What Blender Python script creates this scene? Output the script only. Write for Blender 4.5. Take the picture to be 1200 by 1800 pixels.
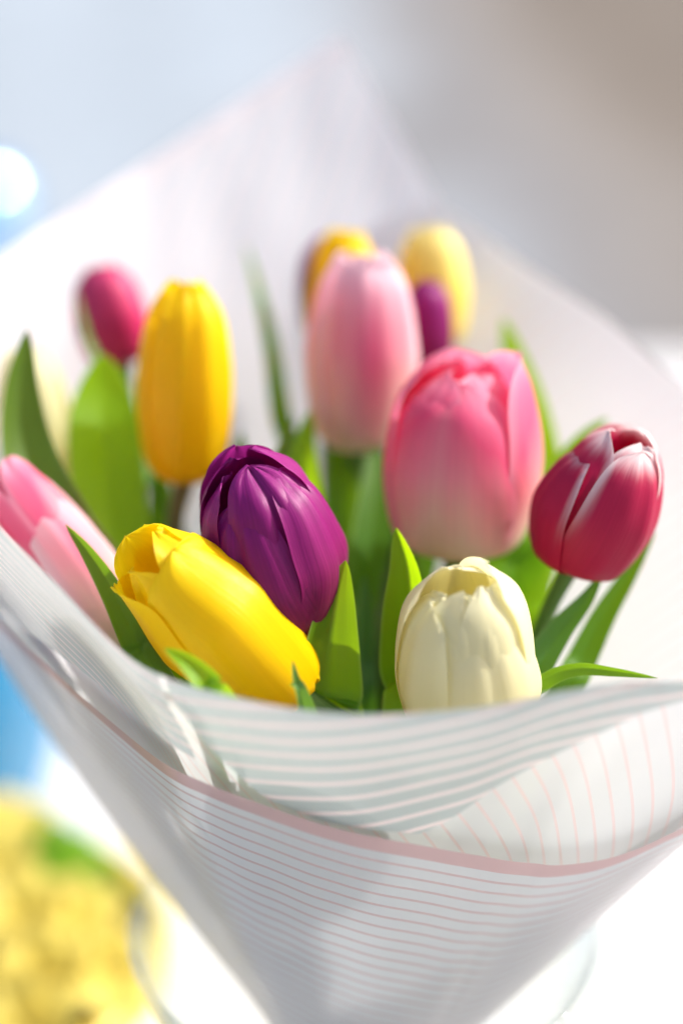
import bpy, math, random
from mathutils import Vector, Matrix, noise

# ------------------------------------------------------------------ camera, world, sun, exposure
scene = bpy.context.scene
for o in list(bpy.data.objects):
    bpy.data.objects.remove(o, do_unlink=True)
C = scene.collection

PITCH = math.radians(22.0)
ZC = 0.42                      # height of the middle of the bouquet above the table
DIST = 0.545                   # camera to the focused flowers
FWD = Vector((0, math.cos(PITCH), -math.sin(PITCH)))
UPV = Vector((0, math.sin(PITCH), math.cos(PITCH)))
RGT = Vector((1, 0, 0))
CAM = Vector((0, 0, ZC)) - FWD * DIST

cd = bpy.data.cameras.new('camera')
cd.lens = 60; cd.sensor_fit = 'VERTICAL'; cd.sensor_height = 36; cd.sensor_width = 24
cd.clip_start = 0.01; cd.clip_end = 500
cd.dof.use_dof = True; cd.dof.focus_distance = DIST - 0.028; cd.dof.aperture_fstop = 1.9
cam = bpy.data.objects.new('camera', cd); C.objects.link(cam)
cam.location = CAM; cam.rotation_euler = (math.pi / 2 - PITCH, 0, 0)
scene.camera = cam

SUN_DIR = Vector((0.72, 0.26, 0.68)).normalized()       # towards the sun
sun_elev = math.asin(SUN_DIR.z)
w = bpy.data.worlds.new('World'); scene.world = w; w.use_nodes = True
nt = w.node_tree; nt.nodes.clear()
sky = nt.nodes.new('ShaderNodeTexSky'); sky.sky_type = 'NISHITA'; sky.sun_disc = False
sky.sun_elevation = sun_elev; sky.sun_rotation = math.atan2(SUN_DIR.x, SUN_DIR.y)
sky.air_density = 0.7; sky.dust_density = 5.0; sky.ozone_density = 0.3
bgn = nt.nodes.new('ShaderNodeBackground'); bgn.inputs[1].default_value = 0.15
out = nt.nodes.new('ShaderNodeOutputWorld')
nt.links.new(sky.outputs[0], bgn.inputs[0]); nt.links.new(bgn.outputs[0], out.inputs[0])

sl = bpy.data.lights.new('sun', 'SUN'); sl.energy = 3.6; sl.angle = math.radians(0.6); sl.color = (1.0, 0.975, 0.935)
so = bpy.data.objects.new('sun', sl); C.objects.link(so)
so.rotation_euler = (-SUN_DIR).to_track_quat('-Z', 'Y').to_euler(); so.location = (2, 2, 3)

vs = scene.view_settings
vs.view_transform = 'Standard'; vs.look = 'None'; vs.gamma = 1; vs.exposure = 0.70; vs.use_curve_mapping = False
scene.render.engine = 'CYCLES'
scene.cycles.use_denoising = True
scene.cycles.max_bounces = 14; scene.cycles.transparent_max_bounces = 24; scene.cycles.transmission_bounces = 10
scene.cycles.diffuse_bounces = 6; scene.cycles.sample_clamp_indirect = 6.0

def U(px, py, d):
    """photo pixel + extra depth behind the focused flowers -> world point"""
    if d > .03: d = .03 + (d - .03) * 1.3
    dep = DIST + d
    return CAM + FWD * dep + RGT * ((px - 600) / 3000 * dep) + UPV * ((900 - py) / 3000 * dep)

def proj(p):
    r = p - CAM
    dep = r.dot(FWD)
    return 600 + 3000 * r.dot(RGT) / dep, 900 - 3000 * r.dot(UPV) / dep

# ------------------------------------------------------------------ small helpers
def tag(o, label, cat, group=None):
    o['label'] = label; o['category'] = cat
    if group: o['group'] = group
    return o

def thing(name, loc, label, cat, group=None):
    o = bpy.data.objects.new(name, None); C.objects.link(o); o.location = loc
    o.empty_display_size = 0.02
    return tag(o, label, cat, group)

def mesh_obj(name, verts, faces, mat, parent=None, uvs=None, smooth=True):
    off = parent.matrix_basis.translation if parent else Vector((0, 0, 0))
    if parent and parent.parent: off = Vector((0, 0, 0)) + parent.parent.matrix_basis.translation
    me = bpy.data.meshes.new(name)
    me.from_pydata([tuple(Vector(v) - off) for v in verts], [], faces)
    if uvs is not None:
        ul = me.uv_layers.new(name='UVMap')
        for lp in me.loops:
            ul.data[lp.index].uv = uvs[lp.vertex_index]
    if smooth:
        me.polygons.foreach_set('use_smooth', [True] * len(me.polygons))
    me.materials.append(mat); me.update()
    o = bpy.data.objects.new(name, me); C.objects.link(o)
    if parent: o.parent = parent
    return o

def grid_faces(nr, nc, closed=False):
    f = []
    for i in range(nr - 1):
        for j in range(nc if closed else nc - 1):
            k = (j + 1) % nc
            f.append((i * nc + j, i * nc + k, (i + 1) * nc + k, (i + 1) * nc + j))
    return f

def spline(pts, n):
    """Catmull-Rom through tuples/vectors, n samples"""
    P = [Vector(p) for p in pts]
    P = [P[0] * 2 - P[1]] + P + [P[-1] * 2 - P[-2]]
    m = len(P) - 3; res = []
    for i in range(n):
        x = i / (n - 1) * m; k = min(int(x), m - 1); t = x - k
        a, b, c, d = P[k:k + 4]
        res.append(0.5 * ((2 * b) + (c - a) * t + (2 * a - 5 * b + 4 * c - d) * t * t + (3 * b - a - 3 * c + d) * t ** 3))
    return res

def ss(a, b, x):
    t = max(0, min(1, (x - a) / (b - a))); return t * t * (3 - 2 * t)

def lathe(prof, n, cx=0, cy=0):
    v = []
    for r, z in prof:
        for j in range(n):
            a = 2 * math.pi * j / n
            v.append((cx + r * math.cos(a), cy + r * math.sin(a), z))
    return v, grid_faces(len(prof), n, True)

# ------------------------------------------------------------------ materials
class NT:
    def __init__(s, name):
        s.m = bpy.data.materials.new(name); s.m.use_nodes = True; s.t = s.m.node_tree; s.t.nodes.clear()
        s.out = s.n('ShaderNodeOutputMaterial')
    def n(s, kind, **kw):
        x = s.t.nodes.new(kind)
        for k, v in kw.items(): setattr(x, k, v)
        return x
    def set(s, sock, v):
        if hasattr(v, 'is_linked') or isinstance(v, bpy.types.NodeSocket): s.t.links.new(v, sock)
        else: sock.default_value = v
    def math(s, op, a, b=None, c=None):
        x = s.n('ShaderNodeMath', operation=op)
        s.set(x.inputs[0], a)
        if b is not None: s.set(x.inputs[1], b)
        if c is not None: s.set(x.inputs[2], c)
        return x.outputs[0]
    def mix(s, f, a, b, blend='MIX'):
        x = s.n('ShaderNodeMix', data_type='RGBA', blend_type=blend)
        s.set(x.inputs['Factor'], f); s.set(x.inputs[6], a); s.set(x.inputs[7], b)
        return x.outputs[2]
    def mixsh(s, f, a, b):
        x = s.n('ShaderNodeMixShader'); s.set(x.inputs[0], f)
        s.t.links.new(a, x.inputs[1]); s.t.links.new(b, x.inputs[2]); return x.outputs[0]
    def uv(s):
        u = s.n('ShaderNodeUVMap', uv_map='UVMap'); sp = s.n('ShaderNodeSeparateXYZ')
        s.t.links.new(u.outputs[0], sp.inputs[0]); return u.outputs[0], sp.outputs[0], sp.outputs[1]
    def obj(s):
        return s.n('ShaderNodeTexCoord').outputs['Object']
    def noise(s, vec, scale=(1, 1, 1), sc=1.0, detail=3, rough=0.5):
        mp = s.n('ShaderNodeMapping'); s.t.links.new(vec, mp.inputs[0]); mp.inputs['Scale'].default_value = scale
        x = s.n('ShaderNodeTexNoise'); s.t.links.new(mp.outputs[0], x.inputs[0])
        x.inputs['Scale'].default_value = sc; x.inputs['Detail'].default_value = detail; x.inputs['Roughness'].default_value = rough
        return x.outputs[0]
    def ramp(s, f, stops, interp='LINEAR'):
        x = s.n('ShaderNodeValToRGB'); s.set(x.inputs[0], f); e = x.color_ramp.elements
        x.color_ramp.interpolation = interp
        while len(e) < len(stops): e.new(0.5)
        for el, (p, c) in zip(e, stops):
            el.position = p; el.color = (*c, 1) if len(c) == 3 else c
        return x.outputs[0]
    def bump(s, h, strength=0.3, dist=0.001):
        b = s.n('ShaderNodeBump'); b.inputs['Strength'].default_value = strength; b.inputs['Distance'].default_value = dist
        s.set(b.inputs['Height'], h); return b.outputs[0]
    def principled(s, col, rough=0.5, spec=0.5, metallic=0.0, normal=None, **kw):
        p = s.n('ShaderNodeBsdfPrincipled'); s.set(p.inputs['Base Color'], col if not isinstance(col, tuple) else (*col, 1))
        s.set(p.inputs['Roughness'], rough); p.inputs['Specular IOR Level'].default_value = spec; s.set(p.inputs['Metallic'], metallic)
        if normal is not None: s.t.links.new(normal, p.inputs['Normal'])
        for k, v in kw.items(): p.inputs[k].default_value = v
        return p.outputs[0]
    def trans(s, col, normal=None):
        p = s.n('ShaderNodeBsdfTranslucent'); s.set(p.inputs[0], col if not isinstance(col, tuple) else (*col, 1))
        if normal is not None: s.t.links.new(normal, p.inputs['Normal'])
        return p.outputs[0]
    def done(s, sh):
        s.t.links.new(sh, s.out.inputs[0]); return s.m

def petal_mat(name, stops, edge=None, streak=None, tl=0.4, rough=0.42, vein=0.25, flame=None, flamew=0.35, gam=1.1, edge_v=None, mid=0.0):
    """stops: colour from petal base (0) to tip (1); edge: colour towards the rim of the petal"""
    m = NT(name); uvv, u, v = m.uv()
    wob = m.noise(uvv, (9, 1.2, 1), 1.0, 3)
    vv = m.math('ADD', v, m.math('MULTIPLY', m.math('SUBTRACT', wob, 0.5), 0.16))
    su0 = m.math('ABSOLUTE', m.math('SUBTRACT', m.math('MULTIPLY', u, 2.0), 1.0))
    if mid: vv = m.math('ADD', vv, m.math('MULTIPLY', m.math('SUBTRACT', su0, .45), mid))
    col = m.ramp(vv, stops)
    su = m.math('ABSOLUTE', m.math('SUBTRACT', m.math('MULTIPLY', u, 2.0), 1.0))
    if flame is not None:
        mr = m.n('ShaderNodeMapRange', interpolation_type='SMOOTHSTEP')
        m.set(mr.inputs[0], m.math('ADD', su, m.math('MULTIPLY', m.math('SUBTRACT', wob, 0.5), 0.5)))
        mr.inputs[1].default_value = flamew * 1.6; mr.inputs[2].default_value = 0.02
        mv = m.n('ShaderNodeMapRange', interpolation_type='SMOOTHSTEP'); m.set(mv.inputs[0], vv)
        mv.inputs[1].default_value = 0.22; mv.inputs[2].default_value = 0.6
        col = m.mix(m.math('MULTIPLY', m.math('MULTIPLY', mr.outputs[0], mv.outputs[0]), 0.85), col, (*flame, 1))
    if edge is not None:
        ecol, e0, e1 = edge
        mr = m.n('ShaderNodeMapRange', interpolation_type='SMOOTHSTEP')
        m.set(mr.inputs[0], m.math('ADD', m.math('MAXIMUM', su, m.math('SUBTRACT', m.math('MULTIPLY', v, 1.25), 0.25)),
                                   m.math('MULTIPLY', m.math('SUBTRACT', wob, 0.5), 0.2)))
        mr.inputs[1].default_value = e0; mr.inputs[2].default_value = e1
        ef = mr.outputs[0]
        if edge_v is not None:
            me_ = m.n('ShaderNodeMapRange', interpolation_type='SMOOTHSTEP'); m.set(me_.inputs[0], vv)
            me_.inputs[1].default_value = edge_v[0]; me_.inputs[2].default_value = edge_v[1]
            ef = m.math('MULTIPLY', ef, me_.outputs[0])
        col = m.mix(ef, col, (*ecol, 1))
    veins = m.noise(uvv, (46, 1.3, 1), 1.0, 4, 0.6)
    fine = m.noise(uvv, (130, 4, 1), 1.0, 3, 0.6)
    dk = m.math('MULTIPLY_ADD', m.math('SUBTRACT', veins, 0.5), vein * 2.2, 1.0)
    cc = m.n('ShaderNodeCombineColor')
    for k in range(3): m.set(cc.inputs[k], dk)
    col = m.mix(1.0, col, cc.outputs[0], 'MULTIPLY')
    nrm = m.bump(m.math('ADD', m.math('MULTIPLY', veins, 0.6), m.math('MULTIPLY', fine, 0.5)), 0.35, 0.0006)
    p = m.principled(col, rough, 0.28, normal=nrm)
    g = m.n('ShaderNodeGamma'); m.set(g.inputs[0], col); g.inputs[1].default_value = gam
    return m.done(m.mixsh(tl, p, m.trans(g.outputs[0])))

MP = {
 'purple': petal_mat('petal_purple', [(0, (.34, .07, .05)), (.16, (.26, .03, .06)), (.42, (.25, .013, .090)), (.8, (.34, .018, .20)), (1, (.38, .028, .26))], tl=.38, vein=.42, rough=.36),
 'yellow': petal_mat('petal_yellow', [(0, (.90, .62, .01)), (.3, (.96, .68, .001)), (.75, (.97, .74, .002)), (1, (.98, .79, .01))], tl=.48, vein=.06, rough=.38, gam=1.0),
 'cream': petal_mat('petal_cream', [(0, (.82, .66, .10)), (.2, (.88, .80, .34)), (.6, (.90, .86, .54)), (1, (.92, .89, .64))], tl=.45, vein=.04, rough=.4, gam=1.25),
 'pink': petal_mat('petal_pink', [(0, (.84, .80, .50)), (.32, (.90, .80, .62)), (.56, (.91, .42, .46)), (.78, (.90, .15, .30)), (1, (.91, .24, .40))],
                   edge=((.93, .50, .62), .80, 1.1), tl=.44, vein=.12, mid=.34),
 'palepink': petal_mat('petal_pale_pink', [(0, (.82, .80, .56)), (.30, (.90, .80, .64)), (.62, (.91, .44, .50)), (1, (.92, .28, .42))],
                   flame=(.88, .18, .33), flamew=.32, edge=((.93, .72, .77), .55, 1.0), tl=.42, vein=.12),
 'red': petal_mat('petal_red', [(0, (.54, .03, .08)), (.4, (.56, .012, .07)), (.8, (.54, .02, .09)), (1, (.66, .14, .20))],
                   edge=((.90, .74, .74), .78, .98), edge_v=(.42, .85), tl=.34, vein=.14),
 'magenta': petal_mat('petal_magenta', [(0, (.54, .05, .13)), (.5, (.66, .03, .15)), (1, (.76, .10, .25))], tl=.36, vein=.10),
 'primrose': petal_mat('petal_primrose', [(0, (.72, .50, .05)), (.5, (.70, .58, .12)), (1, (.72, .63, .20))], tl=.35, vein=.05, gam=1.0),
 'paleyellow': petal_mat('petal_pale_yellow', [(0, (.88, .76, .18)), (.5, (.92, .80, .16)), (1, (.94, .86, .40))], tl=.45, vein=.05, gam=1.0),
}

def leaf_mat(name, a, b, tcol, tl=0.42):
    m = NT(name); uvv, u, v = m.uv()
    wv = m.noise(uvv, (26, 0.7, 1), 1.0, 4, 0.6)
    pat = m.noise(uvv, (2.2, 2.0, 1), 1.3, 3)
    col = m.mix(m.math('MULTIPLY_ADD', m.math('SUBTRACT', wv, 0.5), 1.2, m.math('MULTIPLY', pat, 1.0)), (*a, 1), (*b, 1))
    su = m.math('ABSOLUTE', m.math('SUBTRACT', m.math('MULTIPLY', u, 2.0), 1.0))
    mr = m.n('ShaderNodeMapRange'); m.set(mr.inputs[0], su); mr.inputs[1].default_value = .90; mr.inputs[2].default_value = 1.0
    col = m.mix(m.math('MULTIPLY', mr.outputs[0], 0.55), col, (.42, .55, .20, 1))
    nrm = m.bump(wv, 0.35, 0.0006)
    p = m.principled(col, 0.40, 0.35, normal=nrm)
    tc = m.mix(m.math('MULTIPLY', wv, 0.6), (*tcol, 1), (tcol[0] * .6, tcol[1] * .7, tcol[2] * .5, 1))
    return m.done(m.mixsh(tl, p, m.trans(tc)))

ML = {
 'a': leaf_mat('leaf_green', (.034, .12, .010), (.085, .21, .015), (.33, .60, .004), .38),
 'b': leaf_mat('leaf_bluish', (.06, .16, .045), (.12, .26, .07), (.26, .56, .02), .38),
 'c': leaf_mat('leaf_bright', (.10, .26, .010), (.19, .38, .015), (.52, .82, .006), .52),
 'd': leaf_mat('leaf_dark', (.035, .10, .012), (.085, .14, .02), (.26, .40, .006), .34),
}
def stem_mat(name, a, b):
    m = NT(name); o = m.obj(); f = m.noise(o, (60, 60, 14), 1.0, 3)
    p = m.principled(m.mix(f, (*a, 1), (*b, 1)), 0.45, 0.4)
    return m.done(m.mixsh(0.2, p, m.trans((.25, .45, .05))))
MS = stem_mat('stem_green', (.09, .20, .04), (.17, .30, .07))
MS2 = stem_mat('stem_russet', (.16, .13, .04), (.24, .16, .06))

# translucent florist film printed with rose foil stripes.  uv.x = stripe coordinate (1 per stripe), uv.y = metres from the edge
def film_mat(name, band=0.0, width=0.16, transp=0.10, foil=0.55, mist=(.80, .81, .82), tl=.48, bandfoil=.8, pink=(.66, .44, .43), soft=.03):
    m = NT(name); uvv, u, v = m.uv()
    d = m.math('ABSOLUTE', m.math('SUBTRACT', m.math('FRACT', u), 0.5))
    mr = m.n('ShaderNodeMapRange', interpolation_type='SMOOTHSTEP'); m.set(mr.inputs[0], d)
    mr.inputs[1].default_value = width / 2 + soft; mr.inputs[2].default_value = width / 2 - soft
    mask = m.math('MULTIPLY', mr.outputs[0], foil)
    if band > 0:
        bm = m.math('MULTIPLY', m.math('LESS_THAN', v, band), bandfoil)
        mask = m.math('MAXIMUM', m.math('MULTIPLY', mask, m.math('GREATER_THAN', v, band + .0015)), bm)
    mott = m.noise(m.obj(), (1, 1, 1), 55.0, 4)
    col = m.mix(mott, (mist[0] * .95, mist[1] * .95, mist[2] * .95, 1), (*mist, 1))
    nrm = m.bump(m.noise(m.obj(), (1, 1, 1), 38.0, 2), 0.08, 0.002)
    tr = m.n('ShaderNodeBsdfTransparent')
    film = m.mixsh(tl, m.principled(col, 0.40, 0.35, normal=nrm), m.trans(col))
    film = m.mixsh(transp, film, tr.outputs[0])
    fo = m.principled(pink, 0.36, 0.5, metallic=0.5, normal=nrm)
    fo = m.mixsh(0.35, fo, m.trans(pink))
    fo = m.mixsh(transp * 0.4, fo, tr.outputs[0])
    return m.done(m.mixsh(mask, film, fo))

F_BACK = film_mat('film_back', band=.008, width=.40, transp=.03, foil=.75, bandfoil=.6, mist=(.71, .735, .765), pink=(.90, .78, .77), soft=.06)  # foil paled: its sunlit look is put into the colour
F_IN = film_mat('film_inner', width=.15, transp=.06, foil=.5, tl=.50, mist=(.73, .745, .755), pink=(.78, .52, .50))
F_OUT = film_mat('film_outer', band=.0065, width=.20, transp=.12, foil=.75, tl=.44, mist=(.75, .77, .78), pink=(.52, .34, .34), bandfoil=.9)
F_FLAP = film_mat('film_flap_shaded', width=.25, transp=.16, foil=.9, tl=.42, mist=(.56, .635, .605), pink=(.88, .75, .72))  # shade and leaf-green cast put into the film colour, bright reflections into the foil

def plain(name, a, b, rough=.5, sc=8, spec=.5, bump=0.0, **kw):
    m = NT(name); o = m.obj(); f = m.noise(o, (1, 1, 1), sc, 4)
    nrm = m.bump(f, bump, .002) if bump else None
    return m.done(m.principled(m.mix(f, (*a, 1), (*b, 1)), rough, spec, normal=nrm, **kw))

def glass_mat(name, tint, refl=1.0):
    m = NT(name)
    tr = m.n('ShaderNodeBsdfTransparent')
    lw2 = m.n('ShaderNodeLayerWeight'); lw2.inputs[0].default_value = 0.5
    m.set(tr.inputs[0], m.mix(m.math('POWER', lw2.outputs['Facing'], 2.2), (.965, .975, .972, 1), (*tint, 1)))
    gl = m.n('ShaderNodeBsdfGlossy'); gl.inputs['Roughness'].default_value = 0.03
    lw = m.n('ShaderNodeLayerWeight'); lw.inputs[0].default_value = 0.5
    fr = m.math('MULTIPLY_ADD', m.math('POWER', lw.outputs['Facing'], 4.0), .75, .045)
    return m.done(m.mixsh(m.math('MULTIPLY', fr, refl), tr.outputs[0], gl.outputs[0]))

# ------------------------------------------------------------------ setting: ground, table
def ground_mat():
    m = NT('shaded_snow_tone_and_soil'); o = m.obj()
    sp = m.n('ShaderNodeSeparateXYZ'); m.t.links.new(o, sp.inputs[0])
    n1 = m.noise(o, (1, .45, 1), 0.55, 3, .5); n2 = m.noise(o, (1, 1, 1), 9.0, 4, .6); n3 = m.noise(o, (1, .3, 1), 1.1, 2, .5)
    # snow's shade painted in as blue-grey, giving way to bare soil beyond x = 1.5 m
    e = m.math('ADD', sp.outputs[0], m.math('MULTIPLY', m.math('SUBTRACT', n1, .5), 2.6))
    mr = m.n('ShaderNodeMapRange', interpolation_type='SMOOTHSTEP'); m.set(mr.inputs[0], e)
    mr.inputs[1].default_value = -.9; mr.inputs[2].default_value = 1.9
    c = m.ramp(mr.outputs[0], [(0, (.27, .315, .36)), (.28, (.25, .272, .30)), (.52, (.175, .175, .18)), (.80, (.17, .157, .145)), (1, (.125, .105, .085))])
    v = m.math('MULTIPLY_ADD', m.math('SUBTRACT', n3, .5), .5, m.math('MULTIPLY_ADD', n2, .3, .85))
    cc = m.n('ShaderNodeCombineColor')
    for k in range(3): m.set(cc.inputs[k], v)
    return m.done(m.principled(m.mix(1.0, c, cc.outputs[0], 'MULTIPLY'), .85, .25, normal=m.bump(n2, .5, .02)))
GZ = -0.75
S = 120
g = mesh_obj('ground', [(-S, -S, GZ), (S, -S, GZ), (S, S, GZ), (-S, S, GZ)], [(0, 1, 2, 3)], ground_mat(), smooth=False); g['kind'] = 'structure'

MW = plain('white_lacquer', (.62, .62, .62), (.67, .67, .665), .35, 6, .5)
def box(x0, x1, y0, y1, z0, z1):
    v = [(x, y, z) for z in (z0, z1) for y in (y0, y1) for x in (x0, x1)]
    f = [(0, 2, 3, 1), (4, 5, 7, 6), (0, 1, 5, 4), (2, 6, 7, 3), (0, 4, 6, 2), (1, 3, 7, 5)]
    return v, f
tb = thing('table', (0, .3, 0), 'white lacquered table top under the glass vase', 'table')
v, f = box(-1.3, 1.3, -.55, 1.55, -.03, 0); top = mesh_obj('tabletop', v, f, MW, tb, smooth=False)
bv = top.modifiers.new('bevel', 'BEVEL'); bv.width = .004; bv.segments = 3
for sx in (-1.2, 1.2):
    for sy in (-.45, 1.45):
        v, f = box(sx - .03, sx + .03, sy - .03, sy + .03, GZ, -.03); mesh_obj('leg', v, f, MW, tb, smooth=False)

# ------------------------------------------------------------------ glass vase
AX = 0.008
vz = thing('glass_vase', (AX, 0, 0), 'clear flared glass vase holding the wrapped tulip bouquet', 'vase')
prof_o = [(.0, .0), (.050, .0), (.054, .004), (.046, .014), (.030, .034), (.030, .06), (.042, .12), (.057, .185), (.074, .235), (.082, .258), (.0835, .264)]
po = [(p.x, p.y) for p in spline([(r, z, 0) for r, z in prof_o], 60)]
pi_ = [(.0812, .264), (.0795, .258), (.0715, .235), (.0545, .185), (.039, .12), (.026, .064), (.0, .058)]
pin = [(p.x, p.y) for p in spline([(r, z, 0) for r, z in pi_], 40)]
v, f = lathe([(max(r, 0), z) for r, z in po + pin], 72, AX, 0)
mesh_obj('bowl', v, f, glass_mat('clear_glass', (.74, .80, .79)), vz)

# ------------------------------------------------------------------ the paper wrap
NECK = Vector((AX, 0.0, ZC - 0.215))
def neck_pt(p, r=.022):
    a = math.atan2(p.y - NECK.y, p.x - NECK.x)
    return NECK + Vector((r * math.cos(a), r * math.sin(a), 0))

wrap = thing('paper_wrap', NECK, 'translucent white paper with pink foil stripes wrapped round the tulips', 'wrapping paper')

def loft(rim, nr, bulge=.012, roll=.004, wr=.003, seed=0.0, power=1.0):
    cols = []
    n = len(rim)
    for j, p in enumerate(rim):
        b = neck_pt(p); outw = Vector((p.x - NECK.x, p.y - NECK.y, 0)).normalized()
        col = []
        for i in range(nr):
            s = i / (nr - 1)
            q = b.lerp(p, s)
            q = q + outw * (bulge * math.sin(math.pi * s) + roll * (s ** 10)) + Vector((0, 0, -1)) * (bulge * .5 * math.sin(math.pi * s))
            nz = noise.noise(Vector((j * .03 + seed, s * 1.6, seed)))
            nz2 = noise.noise(Vector((j * .09 + seed, s * 2.2, seed + 4)))
            q = q + outw * (wr * nz * 1.6 + wr * .35 * nz2) * math.sin(math.pi * min(1, s * .5 + .0)) * (1 - .6 * ss(.85, 1, s))
            col.append(q)
        cols.append(col)
    return cols

def sheet_from_cols(name, cols, mat, ufun, label=None):
    """cols[j][i]; ufun(j,i,dist_from_top,arc)->(u,v)"""
    nc = len(cols); nr = len(cols[0]); verts = []; uvs = []
    arc = [0.0]
    for j in range(1, nc): arc.append(arc[-1] + (cols[j][-1] - cols[j - 1][-1]).length)
    for j, c in enumerate(cols):
        d = [0.0] * nr
        for i in range(nr - 2, -1, -1): d[i] = d[i + 1] + (c[i + 1] - c[i]).length
        for i in range(nr):
            verts.append(c[i]); uvs.append(ufun(j, i, d[i], arc[j]))
    o = mesh_obj(name, verts, grid_faces(nc, nr), mat, wrap, uvs)
    if label: o['label'] = label
    return o

# back sheet: tall, gently curved, with its square corner standing up
def raw(px, py, d):
    dep = DIST + d
    return CAM + FWD * dep + RGT * ((px - 600) / 3000 * dep) + UPV * ((900 - py) / 3000 * dep)
rimA = [(-330, 670), (0, 452), (300, 258), (450, 160), (600, 62)]
rimA2 = [(600, 62), (660, 165), (720, 268), (780, 372), (850, 470), (980, 600)]
ra = [(p.x, p.y) for p in spline([(x, y, 0) for x, y in rimA], 80)] + [(p.x, p.y) for p in spline([(x, y, 0) for x, y in rimA2], 50)][1:]
def backpt(px, py):
    d = .190 - .036 * ((px - 600) / 600) ** 2 - .100 * (py - 62) / 1640
    d += .0035 * noise.noise(Vector((px * .004, py * .0025, 3.1))) + .0015 * noise.noise(Vector((px * .011, py * .005, 7.7)))
    return raw(px, py, d)
colsA = []
for x, y in ra:
    colsA.append([backpt(632 + (x - 632) * (k / 35), 1690 + (y - 1690) * (k / 35)) for k in range(36)])
corner = backpt(600, 62); eA = (backpt(0, 452) - corner).normalized()
nA = (backpt(780, 372) - corner); nA = (nA - eA * nA.dot(eA)).normalized()
def uA(j, i, d, a):
    p = colsA[j][i] - corner
    along = p.dot(eA); down = p.dot(nA)
    # along the curved top edge the band follows the edge itself
    return ((along * -.54 + down * .845) / .0088, d * .80 if j < 80 else .05)
sheet_from_cols('back_sheet', colsA, F_BACK, uA, 'tall back sheet of the wrap with a square corner standing up')

# inner sheet: from behind the flowers round the right side, the front and the left
rimB = [(600, 440, .126), (690, 385, .125), (760, 368, .124), (830, 405, .120), (930, 478, .108), (1060, 566, .09), (1200, 690, .065), (1380, 830, .03),
        (1540, 960, .0), (1600, 1050, -.02), (1540, 1140, -.04), (1380, 1185, -.055), (1200, 1190, -.066), (1090, 1190, -.072), (980, 1205, -.076), (850, 1232, -.079), (700, 1246, -.08), (560, 1240, -.078),
        (430, 1216, -.074), (300, 1180, -.068), (215, 1124, -.062), (110, 1010, -.054), (0, 898, -.045), (-120, 790, -.02), (-220, 720, .01), (-310, 660, .045), (-340, 640, .07)]
rb = spline([U(*p) for p in rimB], 300)
colsB = loft(rb, 56, bulge=.0, roll=.004, wr=.0028, seed=0.0)
sheet_from_cols('inner_sheet', colsB, F_IN, lambda j, i, d, a: ((a + d * .75) / .0086, d), 'inner sheet of the wrap with upright pink stripes')

def outwn(j, i):
    c = colsB; n_ = len(c)
    du = c[min(j + 1, n_ - 1)][i] - c[max(j - 1, 0)][i]
    dv = c[j][min(i + 1, 55)] - c[j][max(i - 1, 0)]
    nn = du.cross(dv).normalized()
    o = c[j][i] - NECK; o.z = 0
    return nn if nn.dot(o) > 0 else -nn

def pyat(poly, x):
    if x <= poly[0][0]:
        a, b = poly[0], poly[1]
    elif x >= poly[-1][0]:
        a, b = poly[-2], poly[-1]
    else:
        for a, b in zip(poly, poly[1:]):
            if a[0] <= x <= b[0]: break
    return a[1] + (b[1] - a[1]) * (x - a[0]) / (b[0] - a[0])

def dense(poly, n=60):
    q = spline([(x, y, 0) for x, y in poly], n); return [(p.x, p.y) for p in q]

def cross_s(j, poly):
    """parameter on column j (from the rim down) where it crosses the pixel polyline"""
    prev = None
    for k in range(200, -1, -1):
        s = k / 200; x = s * 55; i = min(int(x), 54)
        q = colsB[j][i].lerp(colsB[j][i + 1], x - i)
        px, py = proj(q)
        g_ = py - pyat(poly, px)
        if g_ > 0:
            if prev is None: return s
            return s + (prev[0] - s) * g_ / (g_ - prev[1])
        prev = (s, g_)
    return 0

def smooth_list(a, k=4, it=2):
    for _ in range(it):
        a = [sum(a[max(0, i - k):i + k + 1]) / len(a[max(0, i - k):i + k + 1]) for i in range(len(a))]
    return a

def at(j, s, off):
    x = max(0, min(1, s)) * 55; i = min(int(x), 54); t = x - i
    return colsB[j][i].lerp(colsB[j][i + 1], t) + (outwn(j, i) * (1 - t) + outwn(j, i + 1) * t) * off

# outer front sheet, its upper edge printed with the wide pink band
band = dense([(-260, 850), (-120, 960), (20, 1078), (150, 1195), (300, 1318), (480, 1396), (620, 1440), (740, 1464), (900, 1494), (1010, 1498), (1110, 1474), (1200, 1420), (1340, 1370), (1480, 1265), (1600, 1150)])
jC = [j for j in range(len(colsB)) if 82 <= j <= 292]
sC = dict(zip(jC, smooth_list([min(.985, max(.2, cross_s(j, band))) for j in jC])))
colsC = []
for j in jC:
    px, _ = proj(colsB[j][30])
    extra = .008 * ss(330, 60, px) if px < 330 else 0
    colsC.append([at(j, sC[j] * (i / 35), (.0035 + .0012 * (i / 35) ** 3) + extra * math.sin(math.pi * i / 35) * .9) for i in range(36)])
sheet_from_cols('outer_sheet', colsC, F_OUT, lambda j, i, d, a: ((d + a * .012) / .0054, d), 'outer front sheet of the wrap edged with a wide pink band')

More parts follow.
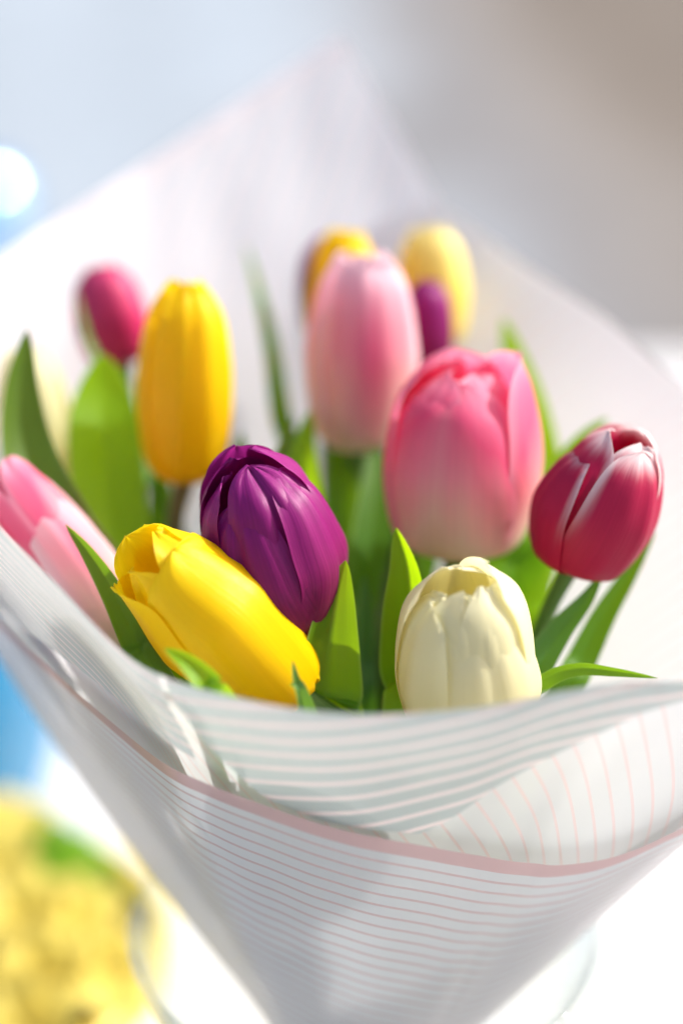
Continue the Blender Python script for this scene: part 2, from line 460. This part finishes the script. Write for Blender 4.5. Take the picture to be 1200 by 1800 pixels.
# the flap folded out over the front rim
flap = [(284, 1180), (330, 1245), (400, 1325), (470, 1388), (560, 1428), (660, 1446), (738, 1452), (790, 1425), (870, 1366), (1000, 1296), (1120, 1240), (1260, 1205)]
def make_flap(poly, j0, j1, off, mat, slope, label, sp, uoff=0.0, smooth_ends=True):
    js = [j for j in range(len(colsB)) if j0 <= j <= j1]
    cols = []
    sbs = smooth_list([min(.992, cross_s(j, poly)) for j in js], 1, 1)
    for j, sb in zip(js, sbs):
        col = []
        for i in range(22):
            k = i / 21                      # 0 lower edge, 1 at the rim
            s = sb + (1 - sb) * k
            dd = (1 - s) / .06
            col.append(at(j, s, off * min(1, math.sqrt(max(0, dd))) if k < 1 else 0))
        cols.append(col)
    sheet_from_cols('folded_flap', cols, mat, lambda j, i, d, a: ((d + a * slope) / sp + uoff, d), label)
xs = [proj(c[-1])[0] for c in colsB]
front = [j for j in range(120, 290)]
jl = min(front, key=lambda j: abs(xs[j] - 288)); jr = min(front, key=lambda j: abs(xs[j] - 1230))
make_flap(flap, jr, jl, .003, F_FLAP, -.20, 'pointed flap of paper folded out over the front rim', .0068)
flap2 = [(-330, 800), (-200, 880), (-60, 985), (60, 1100), (150, 1165), (240, 1235), (300, 1290), (360, 1330)]
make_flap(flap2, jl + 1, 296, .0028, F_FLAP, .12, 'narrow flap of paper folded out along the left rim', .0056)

# ------------------------------------------------------------------ tulips
def profile_pts(L, R, tipr, belly=.38, n=60, base=.10, full=1.0):
    pts = [(base * R, 0), (.52 * R * full, .012 * L), (.83 * R * full, .10 * L), (1.0 * R, belly * L), (.97 * R, max(.60, belly + .16) * L), (max(.78, tipr + .14) * R, .84 * L), (tipr * R, L)]
    return spline([(a, b, 0) for a, b in pts], n)

def petal_mesh(L, R, phi, W=1.18, tipr=.25, tuck=.10, rib=.03, curl=0.0, tilt=0.0, tipout=0.0, pt=2.3, notch=0.0, wav=.02, seed=0.0, nt_=34, ns=19, belly=.38, rscale=1.0, cv=1.0, pinch=0.0, lift=0.0, full=1.0, fold=.035):
    prof = profile_pts(L, R * rscale, tipr, belly, full=full)
    V = []; UV = []
    for i in range(nt_):
        t = i / (nt_ - 1); tt = 1 - (1 - t) ** 1.25 if t > 0 else 0
        for k in range(ns):
            s = -1 + 2 * k / (ns - 1)
            tm = tt - notch * (abs(s) ** 2) * 0 + 0
            x = tm * 59; a = min(int(x), 58); q = prof[a].lerp(prof[a + 1], x - a)
            rho, h = q.x, q.y
            if tt < .42: sh = .34 + .66 * ss(-.05, .42, tt)
            else: sh = max(0.0, 1 - ((tt - .42) / .58) ** pt) ** .62
            sh = max(sh, .012)
            wdt = W * R * sh
            rc = max(rho, .62 * R) * cv
            al = s * wdt / rc
            xr = rho - rc * (1 - math.cos(al)); yt = rc * math.sin(al)
            xr += tuck * R * s * ss(0, .4, tt)
            xr -= rib * R * math.exp(-(s / .10) ** 2) * ss(.05, .3, tt)
            xr += rib * R * .5 * math.exp(-((abs(s) - .28) / .16) ** 2) * ss(.05, .4, tt)
            xr += curl * R * abs(s) ** 3 * ss(.2, .8, tt)
            xr += tipout * R * ss(.72, 1.0, tt) ** 2
            yt *= 1 - pinch * ss(.75, 1, tt)
            nz = noise.noise(Vector((s * 1.3 + seed, tt * 2.4, seed * 1.7)))
            n3 = noise.noise(Vector((s * 3.5 + seed, tt * 7, seed * 1.7 + 9)))
            xr += fold * R * noise.noise(Vector((s * 4.2 + seed * 2.1, tt * .9, seed))) * ss(.1, .5, tt)
            xr += wav * R * (nz * 1.4 + n3 * .7 * abs(s) * ss(.4, 1, tt))
            h += wav * L * .5 * noise.noise(Vector((s * 2.6, seed, 2.0))) * ss(.55, 1, tt) - notch * L * math.exp(-(s / .16) ** 2) * ss(.9, 1, tt)
            v = Vector((xr, yt, h + lift * L))
            if tilt:
                c_, s_ = math.cos(tilt), math.sin(tilt)
                v = Vector((v.x * c_ + v.z * s_, v.y, -v.x * s_ + v.z * c_))
            c_, s_ = math.cos(phi), math.sin(phi)
            V.append(Vector((v.x * c_ - v.y * s_, v.x * s_ + v.y * c_, v.z)))
            UV.append((s * .5 + .5, tt))
    return V, grid_faces(nt_, ns), UV

def tube(path, radii, n=12):
    V = []; up = Vector((0, 0, 1))
    m = len(path)
    ref = Vector((1, 0, 0))
    for i, p in enumerate(path):
        t = (path[min(i + 1, m - 1)] - path[max(i - 1, 0)]).normalized()
        ref = (ref - t * ref.dot(t)).normalized(); b = t.cross(ref)
        for k in range(n):
            a = 2 * math.pi * k / n
            V.append(p + (ref * math.cos(a) + b * math.sin(a)) * radii[i])
    return V, grid_faces(m, n, True)

rng = random.Random(7)
def neck_spot():
    a = rng.uniform(0, 6.28); r = .016 * math.sqrt(rng.random())
    return NECK + Vector((r * math.cos(a), r * math.sin(a), rng.uniform(-.01, .01)))

def leaf(parent, pts, wpx, mat, roll=0.0, fold=.25, twist=0.0, root=True, seed=0.0, peak=.42, bend=0.0, rootpt=None, tipw=1.0):
    """pts: spine from the tip down, (px,py,depth); wpx: full width in photo pixels"""
    P = [U(*p) for p in pts]
    if root:
        rp = rootpt if rootpt is not None else neck_spot() + Vector((0, 0, .03))
        last = P[-1]; P.append(last.lerp(rp, .55) + Vector((0, 0, -.008))); P.append(rp)
    n = 44; sp = spline(P, n)
    vis = [0.0]
    for i in range(1, n): vis.append(vis[-1] + (sp[i] - sp[i - 1]).length)
    nvis = len(pts) / len(P)
    V = []; UV = []; ns = 13
    wm = wpx / 3000 * (DIST + pts[min(1, len(pts) - 1)][2])
    for i, p in enumerate(sp):
        t = i / (n - 1); f = vis[i] / vis[-1]
        tg = (sp[min(i + 1, n - 1)] - sp[max(i - 1, 0)]).normalized()
        view = (p - CAM).normalized()
        side = tg.cross(view).normalized(); nrm = side.cross(tg).normalized()
        a = roll + twist * f
        side2 = side * math.cos(a) + nrm * math.sin(a); nrm2 = nrm * math.cos(a) - side * math.sin(a)
        if f < peak: wd = math.sin(.5 * math.pi * (f / peak) ** .85) ** .8
        else: wd = 1 - .62 * ss(peak, 1.0, f)
        wd = max(wd, .015) * wm * .5
        for k in range(ns):
            s = -1 + 2 * k / (ns - 1)
            dz = fold * wd * (abs(s) ** 1.6) - fold * .25 * wd * math.exp(-(s / .12) ** 2)
            wv = noise.noise(Vector((s * 1.2 + seed, f * 5, seed))) * .10 * wd + noise.noise(Vector((s * 2.5, f * 12, seed + 3))) * .05 * wd * abs(s)
            V.append(p + side2 * (s * wd * math.cos(fold * .5 * abs(s))) - nrm2 * (dz + wv))
            UV.append((s * .5 + .5, f))
    return mesh_obj('leaf', V, grid_faces(n, ns), mat, parent, UV)

def tulip(label, base, tip, wpx, mat, petals=None, stem=MS, phi0=0.0, tipr=.28, belly=.38, seed=0.0, stem_r=.0032, inner_mat=None, nostem=False, W=1.18, cv=1.0, pt=2.3, root=None, bow=0.0, full=1.0, fold=.035):
    B = U(*base); T = U(*tip)
    ax = (T - B); L = ax.length; ax.normalize()
    R = wpx / 3000 * (DIST + base[2]) * .5
    toc = (CAM - B); ex = (toc - ax * toc.dot(ax)).normalized(); ey = ax.cross(ex)
    M = Matrix((ex, ey, ax)).transposed()
    rt = (root if root is not None else neck_spot())
    low = rt + Vector((rng.uniform(-.008, .008), rng.uniform(-.008, .008), -.13))
    t = thing('tulip', rt, label, 'tulip', 'tulips in the bouquet')
    if petals is None:
        petals = []
        for k in range(3): petals.append(dict(phi=phi0 + 2.094 * k + math.pi / 3, rscale=.88, L=.985, outer=False))
        for k in range(3): petals.append(dict(phi=phi0 + 2.094 * k, rscale=1.0, L=1.0, outer=True))
    r2 = random.Random(int(seed * 100) + 3)
    for q, pd in enumerate(petals):
        d = dict(full=full, fold=fold, W=W, tipr=tipr, belly=belly, seed=seed + q * 3.3, cv=cv, pt=pt, tuck=.07, rib=.025, wav=.03, tilt=r2.uniform(-.01, .03))
        d.update({k: v for k, v in pd.items() if k not in ('L', 'outer', 'mat')})
        V, F, UVs = petal_mesh(L * pd.get('L', 1.0), R, **d)
        V = [B + M @ v for v in V]
        mesh_obj('petal', V, F, pd.get('mat') or (mat if pd.get('outer', True) else (inner_mat or mat)), t, UVs)
    if not nostem:
        h = (B - rt).length
        path = spline([B + ax * .004, B - ax * min(.035, h * .3), rt.lerp(B, .38) + Vector((bow, 0, 0)), rt, low], 30)
        rad = [stem_r * (1.25 - .25 * ss(0, 4, i)) * (1 + .25 * i / 29) for i in range(30)]
        V, F = tube(path, rad); mesh_obj('stem', V, F, stem, t)
    return t

# --- the flowers in front, in focus
purple = [dict(phi=3.3, rscale=.96, L=1.02, outer=False, tilt=.03, tipr=.16),
          dict(phi=2.2, rscale=1.0, L=1.0, outer=False, tipr=.20, W=1.1),
          dict(phi=-2.5, rscale=.96, L=.97, outer=False, tipr=.2),
          dict(phi=.30, rscale=.90, L=.955, outer=False, tipr=.14, rib=.07, tuck=.02, W=1.0),
          dict(phi=-1.75, rscale=1.0, L=.91, W=1.1, tuck=.08, tipr=.30, rib=.03),
          dict(phi=1.12, rscale=1.07, L=.90, W=.98, tuck=.02, rib=.03, tipr=.38, pt=2.5, tilt=.03, curl=-.05),
          dict(phi=-.52, rscale=1.06, L=.83, W=.98, tuck=-.03, rib=.06, tipr=.42, pt=1.9, tilt=.03, curl=-.04)]
t_purple = tulip('deep purple tulip bud in sharp focus beside the yellow one at the front rim', (522, 1120, .0), (425, 798, -.026), 226, MP['purple'], purple, seed=1.0, tipr=.2, belly=.40, full=.82, fold=.075)

yel = [dict(phi=3.1, rscale=.92, L=1.06, outer=False, tipr=.40, pt=4.0), dict(phi=1.2, rscale=.86, L=1.02, outer=False, tipr=.40, pt=3.0), dict(phi=-1.1, rscale=.86, L=.98, outer=False, tipr=.36, pt=3),
       dict(phi=2.4, rscale=1.0, L=1.03, tuck=.05, tipr=.50, pt=4.2, W=1.2), dict(phi=-1.75, rscale=1.0, L=.97, tuck=.06, tipr=.62, pt=3.6, W=1.15), dict(phi=.50, rscale=1.04, L=.94, tuck=.04, rib=.03, tipr=.66, pt=5.0, W=1.30)]
t_yellow = tulip('bright yellow tulip leaning sideways over the front rim under the purple bud', (522, 1222, -.012), (246, 966, -.034), 212, MP['yellow'], yel, seed=2.0, belly=.50, full=.86, fold=.05)

cream = [dict(phi=3.14, rscale=.95, L=1.03, outer=False, tipr=.25), dict(phi=1.1, rscale=.9, L=1.0, outer=False, tipr=.28), dict(phi=-1.0, rscale=.9, L=.95, outer=False), dict(phi=.15, rscale=.84, L=.99, outer=False, tipr=.22, W=1.1),
         dict(phi=2.2, rscale=1.0, L=1.04, tipr=.34, pt=3), dict(phi=-2.4, rscale=1.0, L=1.02, tipr=.34, pt=3), dict(phi=.42, rscale=1.05, L=.86, W=1.10, tipr=.52, pt=2.4, tuck=.03),
         dict(phi=-1.15, rscale=1.02, L=.93, W=1.0, tipr=.42, pt=2.8)]
t_cream = tulip('creamy white tulip just opening, behind the front rim of the paper', (824, 1290, -.012), (812, 1022, -.045), 236, MP['cream'], cream, seed=3.0, tipr=.34)

t_pink = tulip('large pink tulip with cream base above the creamy white one', (798, 968, .035), (822, 628, .018), 256, MP['pink'],
               [dict(phi=3.5, rscale=.96, L=1.02, outer=False, tipr=.36), dict(phi=.9, rscale=.9, L=.93, outer=False, tipr=.2), dict(phi=-1.1, rscale=.88, L=.93, outer=False, tipr=.2),
                dict(phi=1.8, rscale=1.04, L=1.04, W=1.3, tuck=-.05, tipr=.55, pt=3), dict(phi=-2.1, rscale=1.0, L=.98), dict(phi=-.30, rscale=1.03, L=.90, W=1.32, tuck=.06, tipr=.26, pt=2.8)], seed=4.0, tipr=.24)
t_red = tulip('crimson tulip with white petal edges leaning towards the bare right side', (1005, 992, .010), (1108, 758, -.01), 206, MP['red'],
              [dict(phi=3.0, rscale=.95, L=1.0, outer=False), dict(phi=1.0, rscale=.88, L=.97, outer=False), dict(phi=-1.2, rscale=.88, L=.97, outer=False),
               dict(phi=2.4, rscale=1.0, L=1.0), dict(phi=-1.15, rscale=1.05, L=.84, W=.98, tipr=.42, tuck=.08), dict(phi=.75, rscale=1.05, L=.95, W=1.12, tipr=.45, tuck=-.05)], seed=5.0, tipr=.36, stem_r=.0026, root=NECK + Vector((.02, -.005, 0)))
t_pinkb = tulip('tall pale pink tulip standing upright in the middle of the bouquet', (632, 786, .070), (640, 446, .055), 198, MP['palepink'], seed=6.0, tipr=.42, phi0=.2, belly=.42)
t_yell = tulip('tall golden yellow tulip upright before the broad pale leaf', (325, 842, .055), (330, 494, .040), 168, MP['yellow'], seed=7.0, tipr=.34, phi0=.1, belly=.36, stem=MS2, stem_r=.003)
t_mag = tulip('small magenta tulip far back, half behind the golden yellow one', (215, 640, .090), (175, 468, .085), 128, MP['magenta'], seed=8.0, tipr=.32)
t_yelb = tulip('golden tulip hidden behind the tall pale pink one', (592, 640, .088), (612, 404, .082), 122, MP['yellow'], seed=9.0, tipr=.42)
t_purb = tulip('purple tulip standing behind the tall pale pink one', (745, 680, .086), (752, 492, .078), 100, MP['purple'], seed=10.0, tipr=.30)
t_pyel = tulip('pale lemon tulip farthest back against the white paper', (762, 610, .104), (758, 400, .102), 132, MP['paleyellow'], seed=11.0, tipr=.40)
t_purc = tulip('dusky purple tulip almost hidden behind the golden one at the back', (600, 600, .106), (598, 412, .104), 150, MP['purple'], seed=12.0, tipr=.36)
t_pinkl = tulip('pale pink tulip lying against the left side of the paper', (218, 1135, .022), (-8, 828, .014), 160, MP['palepink'],
                [dict(phi=3.0, rscale=.95, L=1.0, outer=False, mat=MP['pink']), dict(phi=1.0, rscale=.85, L=1.02, outer=False, mat=MP['pink']), dict(phi=-1.2, rscale=.85, L=1.0, outer=False, mat=MP['pink']),
                 dict(phi=2.4, rscale=1.0, L=1.0), dict(phi=-1.6, rscale=1.0, L=.96), dict(phi=.5, rscale=1.02, L=.86, W=.95)], seed=13.0, tipr=.4)
t_cream2 = tulip('blurred cream tulip behind the dark leaf on the left', (95, 880, .080), (40, 610, .075), 140, MP['cream'], seed=14.0, tipr=.35)

# --- leaves
leaf(t_cream2, [(48, 580, .030), (36, 690, .030), (48, 800, .030), (95, 920, .025), (150, 1010, .02)], 140, ML['d'], roll=.3, fold=.35, seed=1, peak=.4)
leaf(t_mag, [(182, 622, .060), (180, 700, .060), (185, 820, .055), (205, 960, .05), (260, 1080, .045)], 132, ML['c'], roll=.2, fold=.25, seed=2, peak=.13)
leaf(t_mag, [(136, 510, .072), (150, 575, .072), (182, 660, .072)], 50, ML['b'], roll=.9, fold=.3, seed=2.5)
leaf(t_pinkl, [(116, 922, -.012), (158, 975, -.014), (202, 1045, -.016), (240, 1120, -.018), (280, 1200, -.018)], 78, ML['a'], roll=-.3, fold=.35, seed=3)
leaf(t_pinkl, [(208, 985, .01), (225, 1030, .01), (250, 1090, .008), (300, 1180, .0)], 60, ML['c'], roll=.4, fold=.3, seed=4)
leaf(t_yellow, [(290, 1140, -.058), (328, 1166, -.060), (364, 1206, -.060), (390, 1255, -.052)], 96, ML['c'], roll=.3, fold=.45, seed=5, peak=.3)
leaf(t_yellow, [(514, 1162, -.050), (520, 1200, -.050), (535, 1250, -.046)], 60, ML['b'], roll=.5, fold=.5, seed=6, peak=.35)
leaf(t_purple, [(607, 985, -.02), (592, 1050, -.018), (580, 1130, -.015), (575, 1210, -.01), (575, 1270, -.005)], 132, ML['c'], roll=.25, fold=.35, seed=7, peak=.33)
leaf(t_cream, [(696, 928, -.012), (716, 1000, -.010), (722, 1080, -.008), (728, 1160, -.006), (740, 1240, .0)], 124, ML['c'], roll=-.35, fold=.7, seed=8, peak=.36)
leaf(t_purb, [(432, 430, .105), (455, 520, .10), (475, 620, .095), (490, 730, .085), (520, 860, .07)], 52, ML['a'], roll=.6, fold=.35, seed=9)
leaf(t_purple, [(515, 732, .040), (495, 790, .040), (480, 850, .04), (470, 930, .04), (480, 1020, .04)], 74, ML['d'], roll=.5, fold=.3, seed=10)
leaf(t_pinkb, [(545, 720, .055), (535, 800, .05), (540, 900, .05), (560, 1000, .045), (590, 1100, .04)], 84, ML['c'], roll=-.3, fold=.25, seed=11, peak=.3)
leaf(t_pinkb, [(660, 770, .06), (660, 860, .055), (655, 960, .05), (650, 1080, .045), (650, 1200, .04)], 96, ML['a'], roll=.3, fold=.25, seed=12, peak=.3)
leaf(t_yelb, [(590, 770, .075), (600, 850, .07), (610, 950, .065), (620, 1060, .06), (630, 1160, .055)], 90, ML['a'], roll=-.2, fold=.3, seed=13, peak=.25)
leaf(t_pink, [(884, 560, .085), (905, 640, .08), (925, 730, .075), (935, 830, .07), (925, 950, .06), (880, 1080, .05)], 120, ML['c'], roll=.1, fold=.35, seed=14)
leaf(t_pink, [(938, 780, .045), (935, 870, .042), (915, 960, .04), (890, 1050, .035), (860, 1150, .03)], 165, ML['c'], roll=.0, fold=.25, seed=15, peak=.45)
leaf(t_red, [(1066, 734, .050), (1020, 780, .048), (975, 850, .045), (945, 930, .04), (920, 1020, .04)], 92, ML['c'], roll=.1, fold=.35, seed=16)
leaf(t_red, [(1150, 934, .022), (1110, 1000, .02), (1060, 1080, .018), (1020, 1160, .015), (980, 1240, .01)], 62, ML['a'], roll=.2, fold=.35, seed=17)
leaf(t_red, [(1060, 1004, .008), (1030, 1055, .006), (985, 1110, .004), (940, 1180, .0), (900, 1260, .0)], 78, ML['b'], roll=-.3, fold=.4, seed=18)
leaf(t_cream, [(1155, 1192, -.02), (1080, 1180, -.02), (1010, 1175, -.02), (950, 1200, -.018), (890, 1270, -.01)], 54, ML['a'], roll=.6, fold=.3, seed=19, peak=.5)
leaf(t_yell, [(425, 760, .06), (415, 840, .055), (400, 930, .05), (400, 1040, .045)], 84, ML['a'], roll=.2, fold=.3, seed=20, peak=.3)
leaf(t_yell, [(280, 790, .07), (285, 880, .068), (300, 980, .06), (330, 1080, .05)], 84, ML['a'], roll=-.3, fold=.3, seed=21, peak=.3)
leaf(t_yell, [(385, 850, .05), (375, 930, .048), (375, 1020, .045), (400, 1120, .04)], 60, ML['c'], roll=.4, fold=.3, seed=22, peak=.3)
leaf(t_purple, [(640, 1010, .03), (636, 1080, .03), (632, 1160, .03), (630, 1250, .025)], 60, ML['b'], roll=.5, fold=.4, seed=23, peak=.3)
leaf(t_pyel, [(720, 880, .05), (710, 960, .05), (700, 1060, .045), (690, 1180, .04)], 84, ML['d'], roll=.2, fold=.3, seed=24, peak=.3)
leaf(t_pyel, [(480, 900, .06), (500, 980, .06), (530, 1080, .05), (560, 1200, .045)], 90, ML['d'], roll=.1, fold=.3, seed=25, peak=.3)
leaf(t_purb, [(840, 950, .055), (830, 1020, .05), (810, 1110, .045), (780, 1220, .04)], 90, ML['a'], roll=-.2, fold=.3, seed=26, peak=.3)
leaf(t_cream2, [(110, 860, .05), (140, 940, .045), (190, 1040, .035), (260, 1150, .02)], 66, ML['a'], roll=.3, fold=.3, seed=27, peak=.3)
leaf(t_purc, [(760, 830, .07), (745, 930, .065), (720, 1040, .06), (700, 1160, .05)], 80, ML['a'], roll=.4, fold=.3, seed=28, peak=.3)

# ------------------------------------------------------------------ things standing behind on the table
MY = plain('yellow_glaze', (.66, .50, .07), (.72, .56, .10), .35, 12)
MB = plain('blue_glaze', (.004, .135, .29), (.006, .17, .34), .22, 10)
MSOIL = plain('potting_soil', (.03, .02, .015), (.06, .045, .03), .95, 60, .2, .6)

px_, py_ = -.192, .19
pot = thing('flower_pot', (px_, py_, 0), 'yellow glazed flower pot with green leaves on the white table', 'flower pot')
pr = [(0, .004), (.055, .002), (.062, .004), (.066, .012), (.092, .10), (.098, .118), (.106, .120), (.110, .126), (.110, .140), (.107, .144), (.100, .143), (.096, .130)]
pr = [(r, z * .82) for r, z in pr]
v, f = lathe(pr, 64, px_, py_); mesh_obj('pot_body', v, f, MY, pot)
v, f = lathe([(.0, .1115), (.05, .112), (.0985, .110)], 48, px_, py_); mesh_obj('soil', v, f, MSOIL, pot)
plant = thing('primrose_plant', (px_, py_, .11), 'yellow flowering primrose with green leaves growing in the yellow pot', 'plant')
def free_leaf(parent, pts, wd, mat, name='leaf'):
    sp = spline(pts, 16); V = []; UV = []
    for i, p in enumerate(sp):
        t = i / 15; tg = (sp[min(i + 1, 15)] - sp[max(i - 1, 0)]).normalized()
        side = tg.cross(Vector((0, 0, 1))).normalized(); nn = side.cross(tg)
        wv = max(.02, math.sin(math.pi * min(1, t * .93 + .05)) ** .7) * wd * .5
        for k in range(7):
            q = -1 + k / 3
            V.append(p + side * q * wv + nn * (.3 * wv * q * q)); UV.append((q * .5 + .5, 1 - t))
    return mesh_obj(name, V, grid_faces(16, 7), mat, parent, UV)
b0 = Vector((px_, py_, .109)); rp = random.Random(4)
for k in range(18):
    a = k * 2.4 + .3; ln = rp.uniform(.06, .10); hh = rp.uniform(.012, .026); c_ = Vector((math.cos(a), math.sin(a), 0))
    free_leaf(plant, [b0 + c_ * .01, b0 + c_ * ln * .4 + Vector((0, 0, hh)), b0 + c_ * ln * .8 + Vector((0, 0, hh * 1.1)), b0 + c_ * ln + Vector((0, 0, hh * .8))], .055, ML['c' if k % 3 else 'a'])
def primrose(c, up, r, kk=1):
    up = up.normalized(); ex = up.cross(Vector((.3, 1, 0))).normalized(); ey = up.cross(ex)
    V = [c - up * .004]; F = []; UV = [(.5, .2)]
    n = 40
    for ring, (rr, hh) in enumerate(((.25, .0), (.6, .004), (1.0, .006))):
        for k in range(n):
            a = 2 * math.pi * k / n
            q = r * rr * (1 - (.30 * abs(math.cos(a * 2.5)) ** 6 if ring == 2 else 0))
            V.append(c + (ex * math.cos(a) + ey * math.sin(a)) * q + up * (hh + .002 * math.sin(5 * a))); UV.append((.5 + .4 * math.cos(a), .3 + .35 * rr))
    for k in range(n):
        F.append((0, 1 + k, 1 + (k + 1) % n))
        for rg in range(2):
            a0 = 1 + rg * n; F.append((a0 + k, a0 + n + k, a0 + n + (k + 1) % n, a0 + (k + 1) % n))
    o = mesh_obj('flower', V, F, MP['primrose'], plant, UV)
    T_, F_ = tube([c - up * .003, c.lerp(b0, .4), b0], [.0016] * 3, 6); mesh_obj('flower_stalk', T_, F_, MS, plant)
for k in range(34):
    a = k * 2.4; r = .015 + .088 * math.sqrt((k + .5) / 34); dx, dy = r * math.cos(a), r * math.sin(a)
    if dx > .02 and dy > .0: continue
    dz = .050 - .030 * (r / .1) ** 2 + rp.uniform(-.006, .006)
    primrose(b0 + Vector((dx, dy, dz)), Vector((dx * 5, dy * 5 - .2, .7)), .024, k)

bx_, by_ = -.285, .46
bp = thing('ceramic_jar', (bx_, by_, 0), 'glossy blue ceramic jar standing behind the yellow pot', 'jar')
pr = [(0, .0), (.07, .0), (.080, .006), (.100, .06), (.108, .12), (.104, .165), (.085, .195), (.074, .203), (.074, .212), (.076, .216), (.070, .217), (.066, .21), (.068, .20)]
pr = [(max(0, p.x), p.y) for p in spline([(a, b, 0) for a, b in pr], 60)]
v, f = lathe(pr, 64, bx_, by_); jb = mesh_obj('jar_body', v, f, MB, bp)
pr = [(.078, .218), (.078, .224), (.060, .234), (.030, .242), (.012, .246), (.010, .252), (.016, .258), (.014, .266), (0, .269)]
v, f = lathe(pr, 48, bx_, by_); mesh_obj('lid', v, f, plain('pale_teal_glaze', (.42, .62, .62), (.52, .70, .70), .25, 10), bp)

gx, gy = -.331, 1.02
bt = thing('glass_goblet', (gx, gy, 0), 'round shiny blue glass goblet on a tall stem behind the far paper edge', 'goblet')
mg = NT('pale_blue_glass'); mgs = mg.mixsh(.35, mg.principled((.35, .62, .90), .12, .9, metallic=.7, **{'Coat Weight': 1.0, 'Coat Roughness': .08}), mg.trans((.35, .65, .90)))
MG = mg.done(mgs)
pr = [(0, .0), (.048, .0), (.050, .004), (.030, .010), (.010, .022), (.008, .06), (.008, .21), (.012, .250)]
pr = [(max(0, p.x), p.y) for p in spline([(a, b, 0) for a, b in pr], 40)]
v, f = lathe(pr, 48, gx, gy); mesh_obj('foot', v, f, MG, bt)
pr = [(.052 * math.sin(a), (.300) - .052 * math.cos(a)) for a in [math.radians(x) for x in range(12, 141, 4)]]
pr += [(r - .003, z) for r, z in reversed(pr)]
v, f = lathe(pr, 64, gx, gy); mesh_obj('bowl', v, f, MG, bt)
